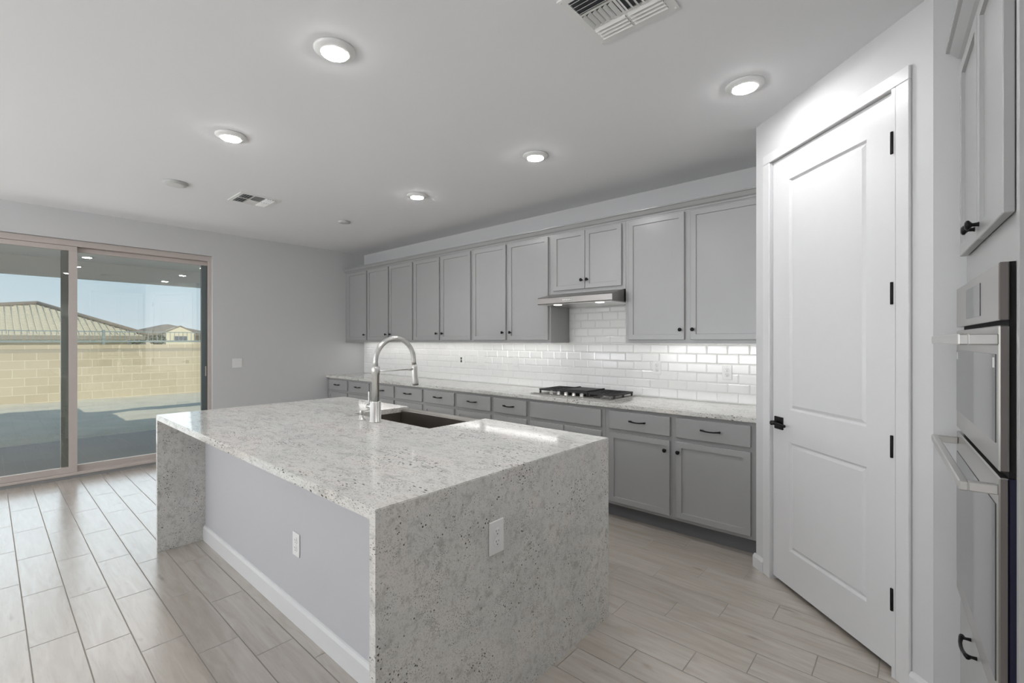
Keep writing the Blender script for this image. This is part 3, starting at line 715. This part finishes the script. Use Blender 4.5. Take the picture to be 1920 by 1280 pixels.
# outlets on the island
plate('electrical_outlet', 'white duplex outlet in the granite waterfall end of the island', 'outlet', (IX1, 1.291, 0.675), R(90), 0.080, 0.124)
plate('electrical_outlet', 'white duplex outlet on the white island panel', 'outlet', (-2.302, PY, 0.392), 0, 0.072, 0.116)

# ------------------------------------------------------------------ oven cabinet (turned 2.9 degrees), local x = away from camera reversed
DEL = R(2.895)
# local frame: local -y is the face normal (towards -X world), local x runs along -u
TW_ = Matrix.Rotation(DEL, 4, 'Z')
def oven_frame():
    # world = s*u + p*v ; choose local x = -s, local y = p  -> rotation of -90+delta
    return R(-90) + DEL
TZ = oven_frame()
t = Thing('oven_cabinet', 'tall grey oven cabinet at the right beside the pantry door', 'cabinet', (0, 0, 0), TZ, local=True, base=(-1.97, 0.55, 0))
PF = 0.252
s0, s1 = 1.530, 2.405
def L(s): return -s
b = nb(); box(b, -s1, -s0, PF, PF + 0.60, 0.112, 2.46, 0.001); t.part('carcass', b, M['cab'])
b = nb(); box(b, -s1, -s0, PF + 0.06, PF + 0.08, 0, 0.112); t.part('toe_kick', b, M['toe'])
for (a, c, kx) in ((-2.362, -1.995, -2.03), (-1.985, -1.618, -1.95)):
    b = nb(); shaker(b, a, c, 1.714, 2.402, PF - 0.022, 0.0205); d = t.part('cabinet_door', b, M['cab'])
    b = nb(); knob(b, kx, PF - 0.022, 1.752); t.part('knob', b, M['black'], d, 'black knob')
b = nb(); box(b, -2.362, -1.618, PF - 0.021, PF - 0.0005, 0.135, 0.500, 0.003); d = t.part('drawer', b, M['cab'])
b = nb(); pull(b, -2.05, PF - 0.021, 0.455, 0.13); t.part('pull', b, M['black'], d, 'black bow pull')
b = nb(); prism(b, [(PF + 0.03, 2.43), (PF - 0.004, 2.43), (PF - 0.010, 2.442), (PF - 0.022, 2.450), (PF - 0.045, 2.476), (PF - 0.055, 2.480), (PF - 0.055, 2.492), (PF + 0.03, 2.492)], 'x', -s1, -s0); t.part('crown', b, M['cab'])
t2 = Thing('end_panel', 'tall grey panel at the right edge, beside the ovens', 'panel', (0, 0, 0), TZ, local=True, base=(-1.517, 0.55, 0))
b = nb(); box(b, -1.529, -1.505, 0.2385, PF + 0.62, 0.0, 2.50, 0.001); t2.part('panel_board', b, M['cab'])
# the built-in double oven is a thing of its own
t = Thing('double_oven', 'stainless built-in double wall oven with two bar handles', 'oven', (0, 0, 0), TZ, local=True, base=(-1.984, 0.24, 0.515))
o0, o1 = 1.606, 2.362; OF = 0.222
b = nb(); box(b, -o1 + .012, -o0 - .012, PF - 0.012, PF - 0.0005, 0.515, 1.598); t.part('chassis', b, M['gap'])
b = nb(); box(b, -o0 - .012, -o0 + .0, PF - .012, PF - .0005, 0.515, 1.085); t.part('edge_film', b, M['tape'], None, 'dark blue film edge')
b = nb(); box(b, -o1, -o0, OF, PF - 0.0125, 1.459, 1.597, 0.002)
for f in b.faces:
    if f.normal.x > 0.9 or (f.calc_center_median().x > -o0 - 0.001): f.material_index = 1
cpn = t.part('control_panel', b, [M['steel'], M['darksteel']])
b = nb(); box(b, -2.12, -1.86, OF - 0.0012, OF - 0.0002, 1.480, 1.572); t.part('display', b, M['screen'], cpn)
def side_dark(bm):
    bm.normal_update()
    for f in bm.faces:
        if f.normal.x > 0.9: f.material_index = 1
def oven_door(z0, z1, wz0, wz1, hz0, hz1):
    b = nb(); box(b, -o1, -o0, OF, PF - 0.0125, z0, z1, 0.003); side_dark(b); dd = t.part('oven_door', b, [M['steel'], M['darksteel']])
    b = nb(); box(b, -o1 + .012, -o0 - .035, OF - 0.0015, OF - 0.0002, wz0, wz1, 0.0005); t.part('oven_window', b, M['blackglass'], dd)
    b = nb(); box(b, -o1 + .02, -o0 - .002, OF - 0.068, OF - 0.050, hz0, hz1, 0.003)
    for xx in (-o1 + .02, -o0 - .024): box(b, xx, xx + .022, OF - 0.0505, OF - 0.0002, hz0 + .001, hz1 - .001, 0.002)
    t.part('handle', b, M['nickel'], dd)
    return dd
oven_door(1.100, 1.447, 1.163, 1.378, 1.400, 1.428)
oven_door(0.520, 1.086, 0.585, 1.015, 1.043, 1.068)
b = nb()
for xx in (-o1 + .03, -o0 - .06): box(b, xx, xx + .02, OF - 0.0025, OF - 0.0016, 1.345, 1.37)
t.part('sticker', b, M['plastic'])

# ------------------------------------------------------------------ ceiling fixtures
LG = 'recessed ceiling lights'
def can(x, y, label, lit=True):
    t = Thing('recessed_light', label, 'ceiling light', (x, y, ZC), group=LG)
    b = nb(); pr = [(0.092, -0.0003), (0.092, -0.006), (0.086, -0.012), (0.066, -0.019), (0.0585, -0.021)]
    lathe(b, pr, (x, y, ZC), 'z', 40); tr = t.part('trim_ring', b, M['plastic'])
    b = nb(); lathe(b, [(0.057, -0.0212), (0.057, -0.0225), (0.054, -0.0235)], (x, y, ZC), 'z', 36)
    t.part('lens', b, M['lamp'], None, 'bright lit lens')
can(-1.975, 1.075, 'large lit ceiling light nearest the camera, above the island front')
can(-0.668, 2.660, 'lit ceiling light closest to the pantry door')
can(-3.300, 1.070, 'lit ceiling light at left above the far island end')
can(-2.036, 2.660, 'lit ceiling light above the walkway, near the range hood')
can(-0.665, 1.070, 'added out-of-view ceiling light above the walkway end, beside the oven cabinet')  # invented lamp out of view, brightens the walkway side
can(-3.396, 2.660, 'farthest lit ceiling light, near the back wall cabinets')
for i, (x, y) in enumerate([(-5.3, -4.2), (-3.3, -4.2), (-1.3, -4.2)]):
    can(x, y, 'added unseen ceiling light in the living area behind the camera')  # unseen lamps added for more light in the room
for x, y, r_, lab, nm in ((-4.632, 1.075, 0.092, 'white blank ceiling disc near the left air vent', 'ceiling_disc'), (-4.735, 2.690, 0.066, 'small round white smoke detector near the back left corner', 'smoke_detector')):
    b = nb(); lathe(b, [(r_, -0.0003), (r_, -0.008), (r_ * .9, -0.016), (r_ * .55, -0.021)], (x, y, ZC), 'z', 36); single(nm, b, M['disc'], lab, 'ceiling disc' if nm == 'ceiling_disc' else 'smoke detector', (x, y, ZC))
def vent(x0, x1, y0, y1, label):
    t = Thing('air_vent', label, 'air vent', ((x0 + x1) / 2, (y0 + y1) / 2, ZC), group='ceiling air vents')
    m = 0.032; zf = ZC - 0.007; g_ = 0.010
    xa, xb, ya, yb = x0 + m, x1 - m, y0 + m, y1 - m
    xm = (xa + xb) / 2; u1, u2 = ya + (yb - ya) * .34, ya + (yb - ya) * .68
    b = nb()
    for q in ((x0, x1, y0, ya), (x0, x1, yb, y1), (x0, xa, ya, yb), (xb, x1, ya, yb), (xm - g_ / 2, xm + g_ / 2, ya, yb)): box(b, *q, zf, ZC - 0.0003)
    for q in ((xa, xm - g_ / 2, u1 - g_ / 2, u1 + g_ / 2), (xm + g_ / 2, xb, u1 - g_ / 2, u1 + g_ / 2), (xa, xm - g_ / 2, u2 - g_ / 2, u2 + g_ / 2), (xm + g_ / 2, xb, u2 - g_ / 2, u2 + g_ / 2)): box(b, *q, zf + .0005, ZC - 0.0006)
    for q in ((x0 + .012, y0 + .012), (x0 + .012, y1 - .012), (x1 - .012, y0 + .012), (x1 - .012, y1 - .012)): lathe(b, [(0.004, 0.0), (0.004, -0.0012), (0.002, -0.0018)], (q[0], q[1], zf), 'z', 10)
    t.part('vent_frame', b, M['plastic'])
    b = nb(); box(b, xa, xb, ya, yb, ZC - 0.0020, ZC - 0.0008); t.part('backing', b, M['duct'])
    def bank(xs, xe, ys, ye, along, down, n):
        """blades run along one axis; down = +1 when the lower edge of each blade lies on the larger coordinate"""
        b = nb()
        for i in range(n):
            p0, p1 = (ys, ye) if along == 'x' else (xs, xe)
            w = (p1 - p0) / n; lo = p0 + w * i + w * .14; hi = p0 + w * i + w * .74
            zl, zh = (ZC - .0045, ZC - .0150) if down > 0 else (ZC - .0150, ZC - .0045)
            prism(b, [(lo, zl), (hi, zh), (hi, zh + .0012), (lo, zl + .0012)], along, xs if along == 'x' else ys, xe if along == 'x' else ye)
        t.part('louver', b, M['plastic'])
    h = g_ / 2
    for xs, xe in ((xa, xm - h), (xm + h, xb)):
        bank(xs, xe, ya, u1 - h, 'x', -1, 4); bank(xs, xe, u2 + h, yb, 'x', 1, 4)
    bank(xa, xm - h, u1 + h, u2 - h, 'y', -1, 6); bank(xm + h, xb, u1 + h, u2 - h, 'y', 1, 6)
vent(-4.815, -4.465, 1.53, 1.88, 'square white air vent near the left wall, beyond the island')
vent(-1.052, -0.702, 1.51, 1.86, 'square white air vent cut by the top edge of the photo')

# ------------------------------------------------------------------ outdoors
GZ = -0.05
b = nb(); box(b, -9.22, XL - 0.151, -9, 6.5, GZ - 0.1, GZ + 0.01); o = structure('patio_slab', b, M['concrete'])
b = nb(); box(b, -60, 30, -60, 60, GZ - 0.7, GZ - 0.4); o = structure('ground', b, M['dirt'])
b = nb()
vg = {}
nx, ny = 14, 50
for i in range(nx + 1):
    for j in range(ny + 1):
        x = -9.2 - 6.2 * i / nx; y = -12 + 26 * j / ny
        vg[i, j] = b.verts.new((x, y, GZ + 0.0 - 0.02 * (1 if i == 0 else 0) + (random.random() - .5) * 0.05 * min(1, i)))
for i in range(nx):
    for j in range(ny): b.faces.new((vg[i, j], vg[i, j + 1], vg[i + 1, j + 1], vg[i + 1, j]))
for f in b.faces: f.smooth = True
bmesh.ops.recalc_face_normals(b, faces=b.faces[:])
o = structure('yard', b, M['dirt'])
b = nb(); box(b, -9.35, XL - 0.151, -9, 2.65, 2.60, 2.66); box(b, -7.0, XL - 0.151, 2.651, 6.5, 2.60, 2.66); structure('patio_ceiling', b, M['soffit'])
b = nb(); box(b, -9.40, -9.20, -9, 6.5, 2.345, 2.62); structure('patio_beam', b, M['soffit'])
b = nb(); prism(b, [(-10.0, 2.90), (XL - 0.151, 3.75), (XL + 6, 4.7), (XR + 1, 3.1), (XR + 1, 2.90)], 'y', -9, 2.40); prism(b, [(-7.2, 2.90), (XL - 0.151, 3.2), (XL + 6, 4.7), (XR + 1, 3.1), (XR + 1, 2.90)], 'y', 2.401, 6.5); structure('house_roof', b, M['roofdark'])
# block wall with a darker accent course, iron view fence on top
t = Thing('block_wall', 'tan concrete block garden wall across the back yard', 'wall', (-15.4, 2, GZ))
b = nb(); box(b, -15.6, -15.4, -14, 16, GZ - 0.3, 1.127); box(b, -15.6, -15.4, -14, 16, 1.212, 1.315); t.part('block_courses', b, M['block'])
b = nb(); box(b, -15.595, -15.405, -14, 16, 1.127, 1.212); t.part('accent_course', b, M['blockband'])
t = Thing('view_fence', 'low grey-green iron fence on top of the block wall', 'fence', (-15.5, 2, 1.32))
FZ0, FZ1 = 1.375, 1.665
b = nb(); box(b, -15.515, -15.485, -14, 14, FZ0, FZ0 + 0.05); box(b, -15.51, -15.49, -14, 14, FZ1 - 0.025, FZ1); t.part('rail', b, M['ironfence'])
npick = 0
for j in range(96):
    y = -3.2 + j * 0.101
    b = nb(); box(b, -15.507, -15.493, y, y + 0.014, FZ0 + 0.05, FZ1 - 0.025); t.part('picket', b, M['ironfence']); npick += 1
for y in (-2.9, -0.45, 2.0, 4.45, 6.9):
    b = nb(); box(b, -15.53, -15.47, y, y + 0.06, 1.3205, FZ1 + 0.03); t.part('post', b, M['ironfence'])
# neighbouring houses (ground there lies lower)
def hip_house(name, label, cx_, cy_, hx, hy, z0, zw, zr, ov, wallm, roofm, ridge=0.0):
    t = Thing(name, label, 'house', (cx_, cy_, z0))
    b = nb(); box(b, cx_ - hx, cx_ + hx, cy_ - hy, cy_ + hy, z0, zw); t.part('walls', b, wallm)
    b = nb()
    c4 = [(cx_ + hx + ov, cy_ - hy - ov), (cx_ + hx + ov, cy_ + hy + ov), (cx_ - hx - ov, cy_ + hy + ov), (cx_ - hx - ov, cy_ - hy - ov)]
    bot = [b.verts.new((x, y, zw - 0.18)) for x, y in c4]; mid = [b.verts.new((x, y, zw)) for x, y in c4]
    r1 = b.verts.new((cx_ + ridge, cy_, zr)); r2 = b.verts.new((cx_ - ridge - .01, cy_, zr))
    b.faces.new(bot[::-1])
    for i in range(4): b.faces.new((bot[i], bot[(i + 1) % 4], mid[(i + 1) % 4], mid[i]))
    b.faces.new((mid[0], mid[1], r1)); b.faces.new((mid[1], mid[2], r2, r1)); b.faces.new((mid[2], mid[3], r2)); b.faces.new((mid[3], mid[0], r1, r2))
    bmesh.ops.recalc_face_normals(b, faces=b.faces[:])
    rf = t.part('roof', b, roofm)
    return t, c4, r1
t = Thing('neighbor_house', 'cream house with pale hip roof beyond the block wall, at left', 'house', (-29, -1.5, -1.2))
EZ, AP = 1.62, (-29.0, 1.53, 3.02)
CN = [(-24.0, -7.5), (-24.0, 4.50), (-34.0, 4.50), (-34.0, -7.5)]
b = nb(); box(b, -33.5, -24.5, -7.0, 4.0, -1.2, EZ - 0.05); t.part('walls', b, M['stucco'])
b = nb(); box(b, -34.0, -24.0, -7.5, 4.50, EZ - 0.16, EZ); t.part('fascia', b, M['fascia'])
b = nb(); NC = 20
def ring(f, z): return [b.verts.new((x + (AP[0] - x) * f, y + (AP[1] - y) * f, z)) for x, y in CN]
for c in range(NC):
    f0, f1 = c / NC, min((c + 1) / NC, 0.996)
    z_0 = EZ + (AP[2] - EZ) * f0 + 0.045; z_1 = EZ + (AP[2] - EZ) * f1 + 0.012
    va, vb, vc = ring(f0, z_0 - 0.05), ring(f0, z_0), ring(f1, z_1)
    for i in range(4):
        j = (i + 1) % 4
        b.faces.new((va[i], va[j], vb[j], vb[i])); b.faces.new((vb[i], vb[j], vc[j], vc[i]))
    if c == NC - 1: b.faces.new(vc)
# rolls of the tiles on the plane that faces us
for i in range(60):
    y = -7.3 + i * 0.195
    lim = (y - CN[0][1]) / (AP[1] - CN[0][1]) if y < AP[1] else (CN[1][1] - y) / (CN[1][1] - AP[1])
    lim = max(0.03, min(0.98, lim))
    tube(b, [(-24.0, y, EZ + 0.05), (-24.0 + (AP[0] + 24.0) * lim, y, EZ + 0.04 + (AP[2] - EZ) * lim)], 0.020, 6)
bmesh.ops.recalc_face_normals(b, faces=b.faces[:])
roof = t.part('roof', b, M['roof'])
b = nb()
for x, y in CN: tube(b, [(x, y, EZ + 0.07), (AP[0], AP[1], AP[2] + 0.07)], 0.10, 8)
t.part('ridge_tiles', b, M['roofdark'], roof)
t, c4, _r = hip_house('neighbor_house', 'small far house with gabled front and wide window, at right', -45, 9.7, 3.6, 1.9, -1.2, 2.00, 2.74, 0.5, M['stucco2'], M['roofdark'], 1.0)
b = nb(); gx = -40.6
prism(b, [(8.7, -1.2), (10.45, -1.2), (10.45, 2.02), (9.58, 2.44), (8.7, 2.02)], 'x', gx - 1.2, gx + 0.6); gb = t.part('gable_front', b, M['stucco'])
b = nb(); box(b, gx + 0.6, gx + 0.65, 9.2, 10.02, 1.40, 1.76); t.part('window', b, M['winglass'], gb)
b = nb()
for s_, e_ in (((8.5, 1.97), (9.58, 2.49)), ((10.65, 1.97), (9.58, 2.49))): tube(b, [(gx + 0.55, s_[0], s_[1]), (gx + 0.55, e_[0], e_[1])], 0.06, 6)
t.part('roof_edge', b, M['roofdark'], gb)
def tree(x, y, r_, h_, label):
    t = Thing('tree', label, 'tree', (x, y, -1.2), group='shrubby trees beyond the block wall')
    b = nb(); tube(b, [(x, y, -1.2), (x, y + .1, 0.6), (x, y, h_ - r_ * .5)], [0.12, 0.09, 0.05], 8); t.part('trunk', b, M['bark'])
    b = nb(); rr = random.Random(int(abs(x * 31 + y * 17)))
    for i in range(260):
        a, z_, q_ = rr.uniform(0, 2 * PI), rr.uniform(-1, 1), rr.random() ** (1 / 3)
        s = math.sqrt(1 - z_ * z_) * q_
        c = Vector((x + r_ * s * math.cos(a), y + r_ * s * math.sin(a), h_ - r_ * .6 + r_ * .7 * z_ * q_))
        d1 = Vector((rr.uniform(-1, 1), rr.uniform(-1, 1), rr.uniform(-1, 1))).normalized() * r_ * .16; d2 = d1.orthogonal().normalized() * r_ * .10
        b.faces.new([b.verts.new(c + k) for k in (d1, d2, -d1, -d2)])
    t.part('crown', b, M['leaf'])
tree(-30.0, 5.25, 0.40, 1.78, 'dusty green shrub just right of the cream house eave')
tree(-31.0, 6.35, 0.42, 1.72, 'dusty green shrub nearer the far gabled house')
tree(-38.0, 11.0, 0.30, 2.80, 'slim dark tree top at the right edge of the glass door')
